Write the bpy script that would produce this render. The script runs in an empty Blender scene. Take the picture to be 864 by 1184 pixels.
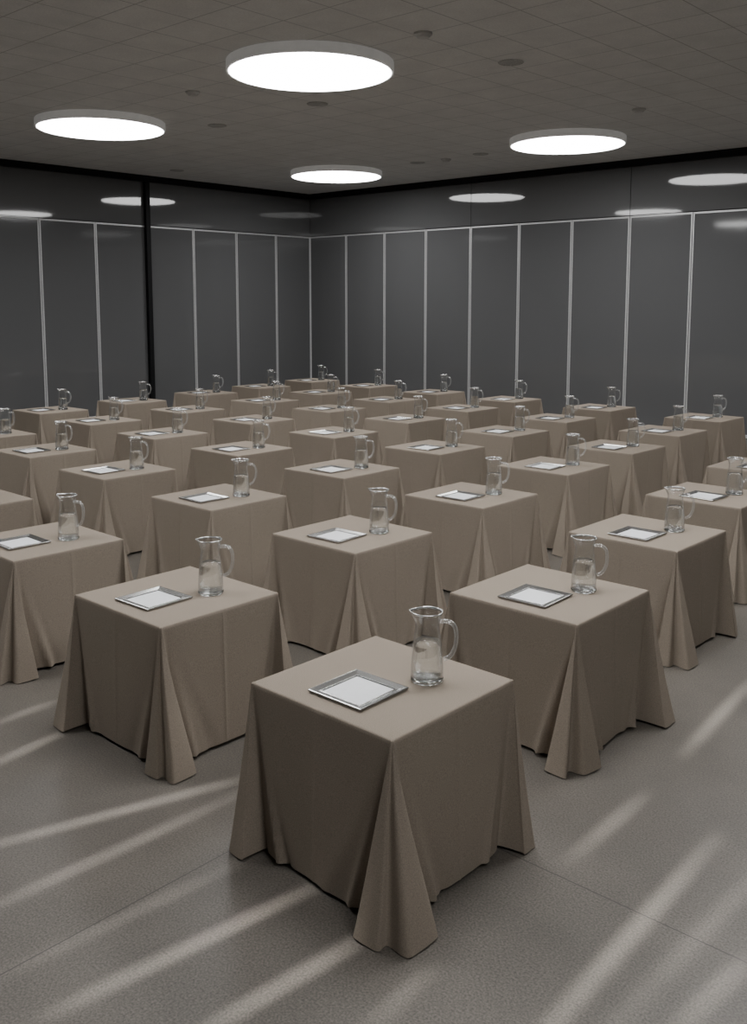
import bpy, math, random
from mathutils import Vector, Matrix
S=bpy.context.scene
COL=S.collection
# ---------------------------------------------------------------- helpers
def link(o): COL.objects.link(o); return o
def mesh_obj(name,verts,faces,mat=None,smooth=False):
    m=bpy.data.meshes.new(name); m.from_pydata([tuple(v) for v in verts],[],faces); m.update()
    if smooth:
        for p in m.polygons: p.use_smooth=True
    if mat: m.materials.append(mat)
    return link(bpy.data.objects.new(name,m))
def boxdata(x0,x1,y0,y1,z0,z1):
    v=[(x0,y0,z0),(x1,y0,z0),(x1,y1,z0),(x0,y1,z0),(x0,y0,z1),(x1,y0,z1),(x1,y1,z1),(x0,y1,z1)]
    f=[(0,3,2,1),(4,5,6,7),(0,1,5,4),(1,2,6,5),(2,3,7,6),(3,0,4,7)]
    return v,f
def lathe(profile,n=32,caps=True):
    v=[];f=[]
    for r,z in profile:
        for k in range(n):
            a=2*math.pi*k/n; v.append((r*math.cos(a),r*math.sin(a),z))
    for i in range(len(profile)-1):
        for k in range(n):
            a=i*n+k;b=i*n+(k+1)%n
            f.append((a,b,b+n,a+n))
    if caps:
        f.append(tuple(range(n-1,-1,-1)))
        f.append(tuple((len(profile)-1)*n+k for k in range(n)))
    return v,f
def tube(pts,r,n=10):
    v=[];f=[]
    pts=[Vector(p) for p in pts]
    for i,p in enumerate(pts):
        t=(pts[min(i+1,len(pts)-1)]-pts[max(i-1,0)]).normalized()
        s=Vector((0,1,0)); q=t.cross(s).normalized()
        for k in range(n):
            a=2*math.pi*k/n; v.append(p+s*math.cos(a)*r*1.25+q*math.sin(a)*r)
    for i in range(len(pts)-1):
        for k in range(n):
            a=i*n+k;b=i*n+(k+1)%n
            f.append((a,b,b+n,a+n))
    f.append(tuple(range(n-1,-1,-1)));f.append(tuple((len(pts)-1)*n+k for k in range(n)))
    return v,f
def catmull(P,sub):
    out=[]
    for i in range(1,len(P)-2):
        p0,p1,p2,p3=P[i-1],P[i],P[i+1],P[i+2]
        for k in range(sub):
            t=k/sub
            out.append(0.5*((2*p1)+(-p0+p2)*t+(2*p0-5*p1+4*p2-p3)*t*t+(-p0+3*p1-3*p2+p3)*t**3))
    out.append(P[-2]); return out
class NT:
    def __init__(s,name):
        s.m=bpy.data.materials.new(name); s.m.use_nodes=True; s.t=s.m.node_tree; s.t.nodes.clear()
        s.out=s.t.nodes.new('ShaderNodeOutputMaterial')
    def n(s,ty,**kw):
        nd=s.t.nodes.new(ty)
        for k,v in kw.items(): setattr(nd,k,v)
        return nd
    def l(s,a,b): s.t.links.new(a,b)
    def math(s,op,a,b=None,c=None):
        nd=s.t.nodes.new('ShaderNodeMath'); nd.operation=op
        for i,x in enumerate((a,b,c)):
            if x is None: continue
            if isinstance(x,(int,float)): nd.inputs[i].default_value=x
            else: s.l(x,nd.inputs[i])
        return nd.outputs[0]
def principled(name,col,rough=.5,metal=0.,spec=.5,noise=None,emit=0.):
    N=NT(name); b=N.n('ShaderNodeBsdfPrincipled')
    b.inputs['Roughness'].default_value=rough; b.inputs['Metallic'].default_value=metal
    b.inputs['Specular IOR Level'].default_value=spec
    b.inputs['Base Color'].default_value=(*col,1)
    if emit:
        b.inputs['Emission Color'].default_value=(1,.98,.95,1); b.inputs['Emission Strength'].default_value=emit
    N.l(b.outputs[0],N.out.inputs[0])
    tc=N.n('ShaderNodeTexCoord')
    if noise:
        sc,amt=noise
        nz=N.n('ShaderNodeTexNoise'); nz.inputs['Scale'].default_value=sc; nz.inputs['Detail'].default_value=5
        N.l(tc.outputs['Object'],nz.inputs['Vector'])
        r=N.n('ShaderNodeMapRange'); r.inputs['From Min'].default_value=.3;r.inputs['From Max'].default_value=.7
        r.inputs['To Min'].default_value=1-amt;r.inputs['To Max'].default_value=1+amt
        N.l(nz.outputs[0],r.inputs[0])
        mx=N.n('ShaderNodeVectorMath',operation='SCALE'); mx.inputs[0].default_value=col
        N.l(r.outputs[0],mx.inputs['Scale']); N.l(mx.outputs[0],b.inputs['Base Color'])
    return N,b,tc
# ---------------------------------------------------------------- materials
def mat_grid(name,col,px,py,wid,linecol,rough,n1,n2,spec=.5,bumpd=.002,bst=.3):
    N=NT(name); b=N.n('ShaderNodeBsdfPrincipled'); b.inputs['Roughness'].default_value=rough; b.inputs['Specular IOR Level'].default_value=spec
    tc=N.n('ShaderNodeTexCoord'); sp=N.n('ShaderNodeSeparateXYZ'); N.l(tc.outputs['Object'],sp.inputs[0])
    dx=N.math('PINGPONG',sp.outputs[0],px/2); dy=N.math('PINGPONG',sp.outputs[1],py/2)
    d=N.math('MINIMUM',dx,dy)
    line=N.math('LESS_THAN',d,wid)
    a=N.n('ShaderNodeTexNoise'); a.inputs['Scale'].default_value=n1[0]; a.inputs['Detail'].default_value=8; a.inputs['Roughness'].default_value=.6
    c=N.n('ShaderNodeTexNoise'); c.inputs['Scale'].default_value=n2[0]; c.inputs['Detail'].default_value=4
    N.l(tc.outputs['Object'],a.inputs[0]); N.l(tc.outputs['Object'],c.inputs[0])
    va=N.math('MULTIPLY_ADD',a.outputs[0],2*n1[1],1-n1[1]); vc=N.math('MULTIPLY_ADD',c.outputs[0],2*n2[1],1-n2[1])
    v=N.math('MULTIPLY',va,vc)
    sc=N.n('ShaderNodeVectorMath',operation='SCALE'); sc.inputs[0].default_value=col; N.l(v,sc.inputs['Scale'])
    mx=N.n('ShaderNodeMix',data_type='RGBA'); N.l(line,mx.inputs['Factor']); N.l(sc.outputs[0],mx.inputs['A']); mx.inputs['B'].default_value=(*linecol,1)
    N.l(mx.outputs['Result'],b.inputs['Base Color'])
    bp=N.n('ShaderNodeBump'); bp.inputs['Strength'].default_value=bst; bp.inputs['Distance'].default_value=bumpd
    N.l(c.outputs[0],bp.inputs['Height']); N.l(bp.outputs[0],b.inputs['Normal'])
    N.l(b.outputs[0],N.out.inputs[0]); return N.m
M_floor=mat_grid('speckled_concrete_floor',(.122,.110,.096),3.48,3.30,.003,(.055,.05,.045),.42,(1.8,.4),(115,1.1),bumpd=.001,bst=.25)
M_ceil=mat_grid('mineral_ceiling_tile',(.66,.66,.65),.6,.6,.006,(.42,.42,.42),.95,(2.5,.16),(60,.16),spec=.1)
def panel_mat(name,col,rough):
    N,b,tc=principled(name,col,rough,0,.5)
    nz=N.n('ShaderNodeTexNoise'); nz.inputs['Scale'].default_value=180; nz.inputs['Detail'].default_value=2; N.l(tc.outputs['Object'],nz.inputs[0])
    v=N.math('MULTIPLY_ADD',nz.outputs[0],.2,.9)
    mx=N.n('ShaderNodeVectorMath',operation='SCALE'); mx.inputs[0].default_value=col
    N.l(v,mx.inputs['Scale']); N.l(mx.outputs[0],b.inputs['Base Color']); return N.m
M_panel=panel_mat('satin_gloss_grey_panel',(.114,.115,.119),.06)
M_head=panel_mat('satin_gloss_grey_fascia',(.116,.117,.12),.04)
M_alu=principled('brushed_aluminium',(.60,.60,.61),.45,.3,.5,noise=(20,.05))[0].m
M_black=principled('black_steel',(.006,.006,.007),.6,0,.2,noise=(10,.1))[0].m
M_house=principled('light_housing_white',(.75,.75,.74),.6,0,.3,noise=(10,.04),emit=.09)[0].m  # faint glow put into the housing so its rim looks lit
M_fix=principled('ceiling_fixture_grey',(.5,.5,.49),.5,0,.4,noise=(30,.08))[0].m
M_fixd=principled('ceiling_fixture_dark',(.40,.40,.39),.6,0,.3,noise=(90,.3))[0].m
M_leg=principled('dark_leg_steel',(.05,.05,.05),.4,.6,.5,noise=(20,.1))[0].m
M_tray=principled('pewter_tray_metal',(.46,.46,.455),.22,.92,.5,noise=(40,.06))[0].m
M_chrome=principled('polished_steel_collar',(.7,.7,.7),.2,.85,.5,noise=(40,.03))[0].m
M_paper=principled('white_paper',(.84,.86,.89),.6,0,.4,noise=(30,.02))[0].m
def fabric():
    N=NT('taupe_woven_cloth'); b=N.n('ShaderNodeBsdfPrincipled'); b.inputs['Roughness'].default_value=.9; b.inputs['Specular IOR Level'].default_value=.12
    tc=N.n('ShaderNodeTexCoord')
    a=N.n('ShaderNodeTexNoise'); a.inputs['Scale'].default_value=3; a.inputs['Detail'].default_value=1
    c=N.n('ShaderNodeTexNoise'); c.inputs['Scale'].default_value=240; c.inputs['Detail'].default_value=2
    N.l(tc.outputs['Object'],a.inputs[0]); N.l(tc.outputs['Object'],c.inputs[0])
    v=N.math('MULTIPLY',N.math('MULTIPLY_ADD',a.outputs[0],.08,.96),N.math('MULTIPLY_ADD',c.outputs[0],.8,.6))
    sc=N.n('ShaderNodeVectorMath',operation='SCALE'); sc.inputs[0].default_value=(.285,.242,.198); N.l(v,sc.inputs['Scale'])
    N.l(sc.outputs[0],b.inputs['Base Color'])
    bp=N.n('ShaderNodeBump'); bp.inputs['Strength'].default_value=.5; bp.inputs['Distance'].default_value=.0015
    N.l(c.outputs[0],bp.inputs['Height'])
    b2=N.n('ShaderNodeBump'); b2.inputs['Strength'].default_value=.25; b2.inputs['Distance'].default_value=.02
    N.l(a.outputs[0],b2.inputs['Height']); N.l(bp.outputs[0],b2.inputs['Normal']); N.l(b2.outputs[0],b.inputs['Normal'])
    N.l(b.outputs[0],N.out.inputs[0]); return N.m
M_cloth=fabric()
def glass(name,ior,col,clear=0.):
    N=NT(name); g=N.n('ShaderNodeBsdfGlass'); g.inputs['IOR'].default_value=ior; g.inputs['Roughness'].default_value=.0; g.inputs['Color'].default_value=(*col,1)
    if clear:
        t=N.n('ShaderNodeBsdfTransparent'); mx=N.n('ShaderNodeMixShader'); mx.inputs[0].default_value=clear
        N.l(g.outputs[0],mx.inputs[1]);N.l(t.outputs[0],mx.inputs[2]);N.l(mx.outputs[0],N.out.inputs[0])
    else: N.l(g.outputs[0],N.out.inputs[0])
    return N.m
def thin_glass(name,base=.035,edge=.6,haze=.15,pw=3.0,dark=.35):
    N=NT(name); t=N.n('ShaderNodeBsdfTransparent')
    g=N.n('ShaderNodeBsdfGlossy'); g.inputs['Roughness'].default_value=.02; g.inputs['Color'].default_value=(1,1,1,1)
    df=N.n('ShaderNodeBsdfDiffuse'); df.inputs[0].default_value=(.92,.94,.94,1)
    m0=N.n('ShaderNodeMixShader'); m0.inputs[0].default_value=haze; N.l(g.outputs[0],m0.inputs[1]); N.l(df.outputs[0],m0.inputs[2])  # pale diffuse haze mixed in to lighten the glass edges
    lw=N.n('ShaderNodeLayerWeight'); lw.inputs['Blend'].default_value=.5
    tint=N.n('ShaderNodeMix',data_type='RGBA'); tint.inputs['A'].default_value=(.985,.988,.988,1); tint.inputs['B'].default_value=(dark,dark,dark,1)  # edge darkening painted into the see-through colour by view angle
    N.l(N.math('POWER',lw.outputs['Facing'],6.0),tint.inputs['Factor']); N.l(tint.outputs['Result'],t.inputs[0])
    fac=N.math('MULTIPLY_ADD',N.math('POWER',lw.outputs['Facing'],pw),edge,base)
    mx=N.n('ShaderNodeMixShader'); N.l(fac,mx.inputs[0]); N.l(t.outputs[0],mx.inputs[1]); N.l(m0.outputs[0],mx.inputs[2])
    N.l(mx.outputs[0],N.out.inputs[0]); return N.m
M_thin=thin_glass('thin_clear_glass'); M_hand=thin_glass('clear_glass_handle',.16,.6,.5,2.0,.3)
M_glass=glass('clear_glass',1.45,(.98,.99,.99)); M_water=glass('clear_water',1.33,(.99,1,1),.3)
N=NT('white_light_diffuser'); e=N.n('ShaderNodeEmission'); e.inputs['Color'].default_value=(1,.995,.985,1); e.inputs['Strength'].default_value=17.5; N.l(e.outputs[0],N.out.inputs[0]); M_emit=N.m
# ---------------------------------------------------------------- camera
f,p,cy,H=1100.35,.1243,486.76,2.3652
cam=bpy.data.cameras.new('camera'); co=link(bpy.data.objects.new('camera',cam))
co.location=(0,0,H); co.rotation_euler=(math.pi/2-p,0,0)
cam.sensor_fit='VERTICAL'; cam.sensor_height=36; cam.sensor_width=36*864/1184; cam.lens=f/1184*36; cam.shift_y=-(592-cy)/1184
cam.clip_end=200; S.camera=co
# ---------------------------------------------------------------- room
CX,CY,THW=-1.5518,23.5923,.8352
ZP,ZC=3.935,4.946
RM=Matrix.Translation((CX,CY,0))@Matrix.Rotation(THW-math.pi/2,4,'Z')   # x: along right wall, -y: along left wall
L=23.0
def struct(name,data,mat):
    o=mesh_obj(name,*data,mat); o.matrix_world=RM; o['kind']='structure'; return o
struct('floor',boxdata(-.3,L+.3,-L-.3,.3,-.2,0),M_floor)
struct('ceiling',boxdata(-.3,L+.3,-L-.3,.3,ZC,ZC+.2),M_ceil)
struct('wall_north',boxdata(-.25,L+.25,.06,.25,0,ZC),M_head)
struct('wall_west',boxdata(-.25,-.06,-L-.25,.06,0,ZC),M_head)
struct('wall_east',boxdata(L,L+.2,-L-.25,.25,0,ZC),M_panel)
struct('wall_south',boxdata(-.25,L+.25,-L-.2,-L,0,ZC),M_panel)
struct('trim_1',boxdata(-.06,L,-.10,.06,ZC-.12,ZC),M_black)
struct('trim_2',boxdata(-.06,.10,-L,-.10,ZC-.12,ZC),M_black)
def thing(o,label,cat,group=None):
    o['label']=label;o['category']=cat
    if group:o['group']=group
    return o
def place_room(o,side,t):
    if side=='r': o.matrix_world=RM@Matrix.Translation((t,0,0))
    else: o.matrix_world=RM@Matrix.Translation((0,-t,0))@Matrix.Rotation(math.pi/2,4,'Z')
pm={}
def panel(side,t0,t1,z0,z1,name,mat,label,cat,group,strips=True):
    w=t1-t0; key=(round(w,3),z0,name)
    if key not in pm:
        o=mesh_obj(name,*boxdata(-w/2+.006,w/2-.006,0,.055,z0,z1),mat); parts=[]
        if strips:
            for nm,d in (('edge_profile',boxdata(-w/2+.007,-w/2+.030,-.012,.0,z0,z1)),('edge_profile',boxdata(w/2-.030,w/2-.007,-.012,0,z0,z1)),('top_rail',boxdata(-w/2+.030,w/2-.030,-.01,0,z1-.03,z1)),('bottom_rail',boxdata(-w/2+.030,w/2-.030,-.01,0,z0,z0+.06))):
                c=mesh_obj(nm,*d,M_alu); c.parent=o; c['label']='thin aluminium edge strip'; parts.append(c)
        pm[key]=(o,parts)
    else:
        so,sp=pm[key]; o=so.copy(); link(o)
        for s_ in sp:
            c=s_.copy(); c.parent=o; link(c)
    thing(o,label,cat,group)
    place_room(o,side,(t0+t1)/2)
LAB='dark glossy grey movable partition panel with aluminium edge strips'
LL=[0.0]+[1.12+1.2*k for k in range(0,11)]
RR=[0.0]+[1.225+1.21*k for k in range(0,11)]
for a,b in zip(LL,LL[1:]): panel('l',a,b,.02,ZP,'partition_panel',M_panel,LAB,'wall panel','partition panels along the walls')
for a,b in zip(RR,RR[1:]): panel('r',a,b,.02,ZP,'partition_panel',M_panel,LAB,'wall panel','partition panels along the walls')
LF=[0,4.72,9.5,13.12]; RF=[0,4.85,8.48,13.3]
for side,FF in (('l',LF),('r',RF)):
    for a,b in zip(FF,FF[1:]): panel(side,a,b,ZP+.02,ZC-.12,'fascia_panel',M_head,'dark glossy grey fascia panel above the partitions','wall panel','fascia panels above the partitions',False)
o=mesh_obj('wall_post',*boxdata(-.05,.05,-.09,.0,0,ZC-.005),M_black); place_room(o,'l',4.72)
thing(o,'black vertical post between the dark partition panels','post')
# ---------------------------------------------------------------- ceiling lights
hv,hf=lathe([(.86,.128),(.905,.128),(.91,.123),(.91,.022),(.9,.018),(.885,.018),(.885,.024)],72)
dv,df=lathe([(.884,.05),(.884,.018),(.87,.01)],72)
proto_h=proto_d=None
DISCS=[(-.687,10.742),(-3.932,14.146),(-.74,19.40),(3.078,15.54),(3.35,6.75),(6.7,11.6),(-4.3,5.6),(-7.4,9.6),(.35,5.2),(1.9,.3)]  # the final pair are added out of view to brighten the near tables
for k,(x,y) in enumerate(DISCS):
    root=link(bpy.data.objects.new('ceiling_light',None)); root.location=(x,y,ZC-.13)
    thing(root,'large round white glowing disc light on the ceiling','ceiling light','round ceiling disc lights')
    if k==0:
        a=proto_h=mesh_obj('light_housing',hv,hf,M_house); b=proto_d=mesh_obj('light_diffuser',dv,df,M_emit)
    else:
        a=link(proto_h.copy()); b=link(proto_d.copy())
    a.parent=root;b.parent=root
FIX=[(.48,9.59,'s'),(1.49,10.72,'p'),(-2.30,14.44,'p'),(-2.235,12.18,'s'),(3.576,13.24,'s'),(.82,18.21,'p'),(1.88,17.16,'p'),(1.32,17.77,'s'),(-3.88,19.26,'p'),(-.737,12.90,'p')]
sd=lathe([(.09,.0),(.09,-.02),(.07,-.03),(.06,-.045),(.03,-.05),(.005,-.05)],28)
spk=lathe([(.14,.0),(.14,-.006),(.128,-.010),(.122,-.006),(.01,-.006)],36)
ps=mesh_obj('smoke_detector',*sd,M_fix); pk=mesh_obj('ceiling_speaker',*spk,M_fixd); us=set()
for x,y,k in FIX:
    src=ps if k=='s' else pk
    o=src if k not in us else link(src.copy()); us.add(k)
    if k=='s': thing(o,'small round grey smoke detector on the tiled ceiling','smoke detector','ceiling smoke detectors')
    else: thing(o,'flat round grey grille speaker in the tiled ceiling','speaker','ceiling speakers')
    o.location=(x,y,ZC)
# ---------------------------------------------------------------- tablecloths
h=.75; SU,SV=.79,.81
def cloth(seed,front=False):
    rnd=random.Random(seed)
    hx,hy=SU/2,SV/2
    cs=[Vector((hx,hy)),Vector((-hx,hy)),Vector((-hx,-hy)),Vector((hx,-hy))]
    pr=[]
    for k in range(4):
        a_,b_=1.0,rnd.uniform(.65,.9)
        if rnd.random()<.5: a_,b_=b_,a_
        pr.append(dict(p=rnd.uniform(.135,.17),hw=rnd.uniform(.12,.15),w0=rnd.uniform(.06,.09),w1=rnd.uniform(.06,.09),lean=rnd.uniform(-.03,.03),z=rnd.uniform(.002,.006),ra=a_,rb=b_,dip=rnd.uniform(.45,.65),c=rnd.uniform(-.25,.25)))
    if front:
        pr[2].update(p=.17,hw=.15,lean=.0,w0=.08,w1=.08,ra=.8,rb=1.,dip=.62,c=.14)
        for q in (pr[1],pr[3]): q.update(p=.10,hw=.10,lean=0)
    def fo(u0,u1,s=1): return (rnd.uniform(u0,u1),rnd.uniform(.018,.032),rnd.uniform(.018,.04)*s)
    side=[dict(a=rnd.uniform(-.008,.01),ph=rnd.uniform(0,6),fr=rnd.uniform(5,8),o=rnd.uniform(.012,.022),
        f=[fo(.14,.22),fo(.78,.86),fo(.24,.34,-.5),(rnd.uniform(.6,.75),.04,rnd.uniform(-.012,.014))]) for _ in range(4)]
    ss=[.025,.05,.075,.1,.125,.15,.175,.2,.225,.25,.28,.32,.37,.42,.46,.485,.493,.5,.507,.515,.54,.58,.62,.66,.7,.74,.77,.8,.825,.85,.875,.9,.925,.95,.975]
    def contour(t,inset):
        pts=[];g=t**1.12;r=.012
        for k in range(4):
            c=cs[k];q=pr[k]
            prev=cs[k-1];nxt=cs[(k+1)%4]
            e0=(prev-c).normalized();e1=(nxt-c).normalized()
            d=-(e0+e1).normalized(); s=(e0-e1).normalized()
            n0=-e1; n1=-e0
            o0=side[k-1]['o']*g;o1=side[k]['o']*g
            V00=c+e0*(q['w0']*g*1.7+r*2.2)+n0*o0; V0=c+e0*(q['w0']*g+r*1.2)+n0*(o0*.25-.02*g)
            V11=c+e1*(q['w1']*g*1.7+r*2.2)+n1*o1; V1=c+e1*(q['w1']*g+r*1.2)+n1*(o1*.25-.02*g)
            X=q['p'];hw=q['hw']
            ln=s*(q['lean']*g+.010*g*math.sin(3.2*t+k))
            def P_(dd,sg): return c+d*(X*dd*g-.001)+s*(sg*(hw*g+.006))+ln
            cc=q['c']
            cp=catmull([V00,V0,P_(.26,.92),P_(.44*q['ra'],1.0),P_(.80*q['ra'],.66+cc*.2),P_(q['ra']*1.0,.38+cc*.3),P_(q['dip'],.06+cc),P_(q['rb']*1.02,-.26+cc*.4),P_(q['rb']*.88,-.54+cc*.2),P_(.44*q['rb'],-1.0),P_(.26,-.92),V1,V11],4)
            m=len(cp)
            for i,pt in enumerate(cp):
                w=math.sin(math.pi*i/(m-1))**.8
                pts.append((pt,w,q['z']))
            qn=pr[(k+1)%4]
            a=V1; b=nxt+(c-nxt).normalized()*(qn['w0']*g+r*1.2)+n1*(o1*.25-.02*g)
            sd_=side[k]
            for u in ss:
                pt=a.lerp(b,u)
                rise=(1-math.exp(-u/.05))*(1-math.exp(-(1-u)/.05))
                pt=pt+n1*(rise*(o1*.75+.02*g))
                bul=sd_['a']*math.sin(u*sd_['fr']+sd_['ph'])*g*math.sin(math.pi*u)*1.5
                for fu,fw,fa in sd_['f']: bul+=fa*math.exp(-abs((u-(fu*g+(0 if fu<.5 else 1)*(1-g)))/(fw*(.3+.7*g)))**1.5)*g**1.5
                cr=.0035*math.exp(-((u-.5)/.009)**2)*min(1,t*8)
                pts.append((pt+n1*(bul+cr),0,.018))
        if inset:
            pts=[(Vector((p_.x*(1-inset/hx),p_.y*(1-inset/hy))),w,z) for p_,w,z in pts]
        return pts
    V=[];F=[]
    rings=[(.20,h),(.05,h),(.012,h),(.004,h-.001),(.0006,h-.005)]
    for ins,z in rings:
        for p_,w,zz in contour(0,ins): V.append((p_.x,p_.y,z))
    n=len(contour(0,0))
    ts=[.02,.05,.1,.17,.25,.33,.42,.51,.6,.69,.78,.86,.93,.98,1.0]
    for t in ts:
        for p_,w,zz in contour(t,0):
            zb=.02*(1-w)+zz*w
            V.append((p_.x,p_.y,h-.005-(h-.005-zb)*t))
    R=len(rings)+len(ts)
    for i in range(R-1):
        for k in range(n):
            a=i*n+k;b=i*n+(k+1)%n
            F.append((a+n,b+n,b,a))
    ci=len(V); V.append((0,0,h))
    for k in range(n): F.append((k,(k+1)%n,ci))
    return mesh_obj('tablecloth',V,F,M_cloth,True)
TH=.8255
POS={(0,0):(.040,3.919),(0,1):(-1.099,5.155),(0,2):(-2.283,6.381),(1,0):(.994,5.199),(0,3):(-3.384,7.729),(4,0):(3.873,9.332)}
for tok in '11:-15,657 12:-130,785 13:-250,915 14:-363,1038 15:-474,1166 20:195,662 21:83,793 22:-31,921 23:-147,1050 24:-263,1174 25:-377,1304 26:-489,1431 30:287,793 31:180,938 32:69,1060 33:-50,1184 34:-167,1315 35:-283,1440 36:-400,1567 41:274,1063 42:166,1194 43:44,1325 44:-68,1452 45:-180,1573 46:-302,1707 51:368,1198 52:257,1330 53:137,1459 54:23,1588 55:-96,1719 56:-218,1841 61:468,1337 62:350,1466 63:226,1593 64:109,1723 65:-10,1854 66:-128,1981'.split():
    k_,v_=tok.split(':'); a,b=v_.split(','); POS[(int(k_[0]),int(k_[1]))]=(int(a)/100,int(b)/100)
protos=[cloth(3,True),cloth(11),cloth(23),cloth(37),cloth(51)]
lv,lf=boxdata(-.018,.018,-.018,.018,0,h-.012)
legp=mesh_obj('table_leg',lv,lf,M_leg)
# jug
def spout(x,y,z):
    a=math.atan2(y,x); g=min(1,math.exp(-((abs(abs(a)-math.pi))/.38)**2)*max(0,(z-.26)/.046))
    return (x-.012*g,y,z+.004*g)
def jug_body():
    outer=[(.030,0.019),(.0695,.019),(.0695,.06),(.0665,.11),(.0620,.16),(.0560,.21),(.0525,.237),(.0525,.258),(.0575,.281),(.0635,.30),(.0655,.306)]
    inner=[(.0625,.306),(.0605,.299),(.0540,.280),(.0490,.258),(.0490,.237),(.0525,.21),(.0586,.16),(.0633,.11),(.0662,.06),(.0665,.03),(.061,.022),(.03,.021)]
    v_,f_=lathe(outer+inner,40)
    return mesh_obj('water_jug',[spout(*q) for q in v_],f_,M_thin,True)
jb=jug_body()
hp=catmull([Vector(q) for q in ((.045,0,.266),(.053,0,.265),(.088,0,.266),(.114,0,.248),(.124,0,.205),(.119,0,.155),(.100,0,.115),(.072,0,.098),(.062,0,.097))],5)
jh=mesh_obj('jug_handle',*tube(hp,.0088),M_hand,True)
jbase=mesh_obj('jug_base',*lathe([(.057,0),(.067,.002),(.071,.008),(.071,.016),(.0685,.0188)],40),M_glass,True)
cv,cf=lathe([(.0618,.2990),(.0665,.3035),(.0675,.3065),(.0665,.3090),(.0640,.3095),(.0615,.3080),(.0610,.3040),(.0595,.2990),(.0618,.2990)],40,False)
jr=mesh_obj('jug_collar',[spout(*q) for q in cv],cf,M_chrome,True); jr['label']='thin polished collar around the lip'
wv,wf=lathe([(.060,.0225),(.0650,.032),(.0648,.06),(.0620,.11),(.0573,.16),(.0552,.178)],40)
jw=mesh_obj('water',wv,wf,M_water,True)
JP=[jh,jbase,jr,jw]
for q in JP: q.parent=jb
# tray
def tray_mesh():
    s=.150
    def sq(r,z): return [(-r,-r,z),(r,-r,z),(r,r,z),(-r,r,z)]
    prof=[(s-.01,0),(s-.004,.002),(s,.011),(s-.001,.0135),(s-.006,.014),(s-.034,.0065),(s-.036,.0085),(s-.040,.0085),(s-.042,.003)]
    V=[];F=[]
    for r,z in prof: V+=sq(r,z)
    for i in range(len(prof)-1):
        for k in range(4):
            a=i*4+k;b=i*4+(k+1)%4; F.append((a,b,b+4,a+4))
    F.append((3,2,1,0)); m=(len(prof)-1)*4; F.append((m,m+1,m+2,m+3))
    return mesh_obj('serving_tray',V,F,M_tray)
tp=tray_mesh()
pp=mesh_obj('note_paper',*boxdata(-.104,.104,-.103,.103,.0034,.0052),M_paper)
first=True; rnd=random.Random(5)
for ij in sorted(POS):
    x,y=POS[ij]
    root=link(bpy.data.objects.new('draped_table',None)); root.location=(x,y,0)
    rot=TH if sum(ij)==0 else TH+rnd.uniform(-.012,.012)
    root.rotation_euler=(0,0,rot)
    thing(root,'square table draped to the floor in taupe cloth','table','draped square tables in rows')
    src=protos[0 if ij==(0,0) else rnd.choice([1,2,3,4])]
    c=src if src.parent is None else link(src.copy())
    c.parent=root
    for sx in (-1,1):
        for sy in (-1,1):
            lg=legp if legp.parent is None else link(legp.copy())
            lg.parent=root; lg.location=(sx*(SU/2-.05),sy*(SV/2-.05),0)
    ux=Vector((math.cos(rot),math.sin(rot)));vx=Vector((-ux.y,ux.x))
    jp=Vector((x,y))+ux*.1316-vx*.1371; tq=Vector((x,y))-ux*.152
    if first: j,t_,pa=jb,tp,pp
    else:
        j=link(jb.copy());t_=link(tp.copy());pa=link(pp.copy())
        for q in JP:
            c=link(q.copy()); c.parent=j
    ja=rnd.uniform(-.35,.2) if not first else -.1
    j.location=(jp.x,jp.y,h+.0005); j.rotation_euler=(0,0,ja)
    ta=rot+rnd.uniform(-.05,.05)
    t_.location=(tq.x,tq.y,h+.0005); t_.rotation_euler=(0,0,ta)
    pa.location=(tq.x,tq.y,h+.0008); pa.rotation_euler=(0,0,ta+rnd.uniform(-.01,.01))
    thing(j,'clear glass water jug with curved handle and water','water jug','glass water jugs on the tables')
    thing(t_,'square pewter-coloured tray with wide sloped rim','tray','metal trays on the tables')
    thing(pa,'blank white paper sheet lying in the metal tray','paper','paper sheets in the trays')
    first=False
# ---------------------------------------------------------------- beams added above the floor to draw its light streaks
ST=[(-1.646,3.929,-.697,4.478,.8),(-.986,2.997,-.286,3.576,.8),(-.52,2.871,-.071,3.273,.85),(.594,2.871,1.471,3.909,.9),(.892,3.862,1.307,4.336,.55),(1.711,4.86,2.326,5.675,.75),(-1.94,4.685,-1.73,5.004,.65),(-1.48,3.504,-.704,4.295,.5),(1.022,2.871,1.354,3.179,.6),(-2.12,5.146,-1.916,5.417,.45),(-.006,2.871,.21,3.134,.3),(-1.25,3.16,-.55,3.80,.25),(.80,2.871,1.70,3.80,.3)]
for x0,y0,x1,y1,e_ in ST:
    A=Vector((x0,y0));B=Vector((x1,y1)); m=(A+B)/2;d=B-A
    for fl,fe in ((1.25,.30),(1.0,.25),(.72,.25),(.42,.15)):
        Ln=d.length*fl; mm=m-d*.04
        li=bpy.data.lights.new('added_streak_beam','AREA'); li.shape='RECTANGLE'; li.size=Ln; li.size_y=.02; li.spread=math.radians(1.55)
        li.energy=e_*fe*Ln*.50; li.color=(1,.98,.95)
        o=link(bpy.data.objects.new('added_streak_beam',li)); o.location=(mm.x,mm.y,ZC-.02); o.rotation_euler=(0,0,math.atan2(d.y,d.x))
w=bpy.data.worlds.new('world'); S.world=w; w.use_nodes=True; w.node_tree.nodes['Background'].inputs[0].default_value=(.02,.02,.02,1)
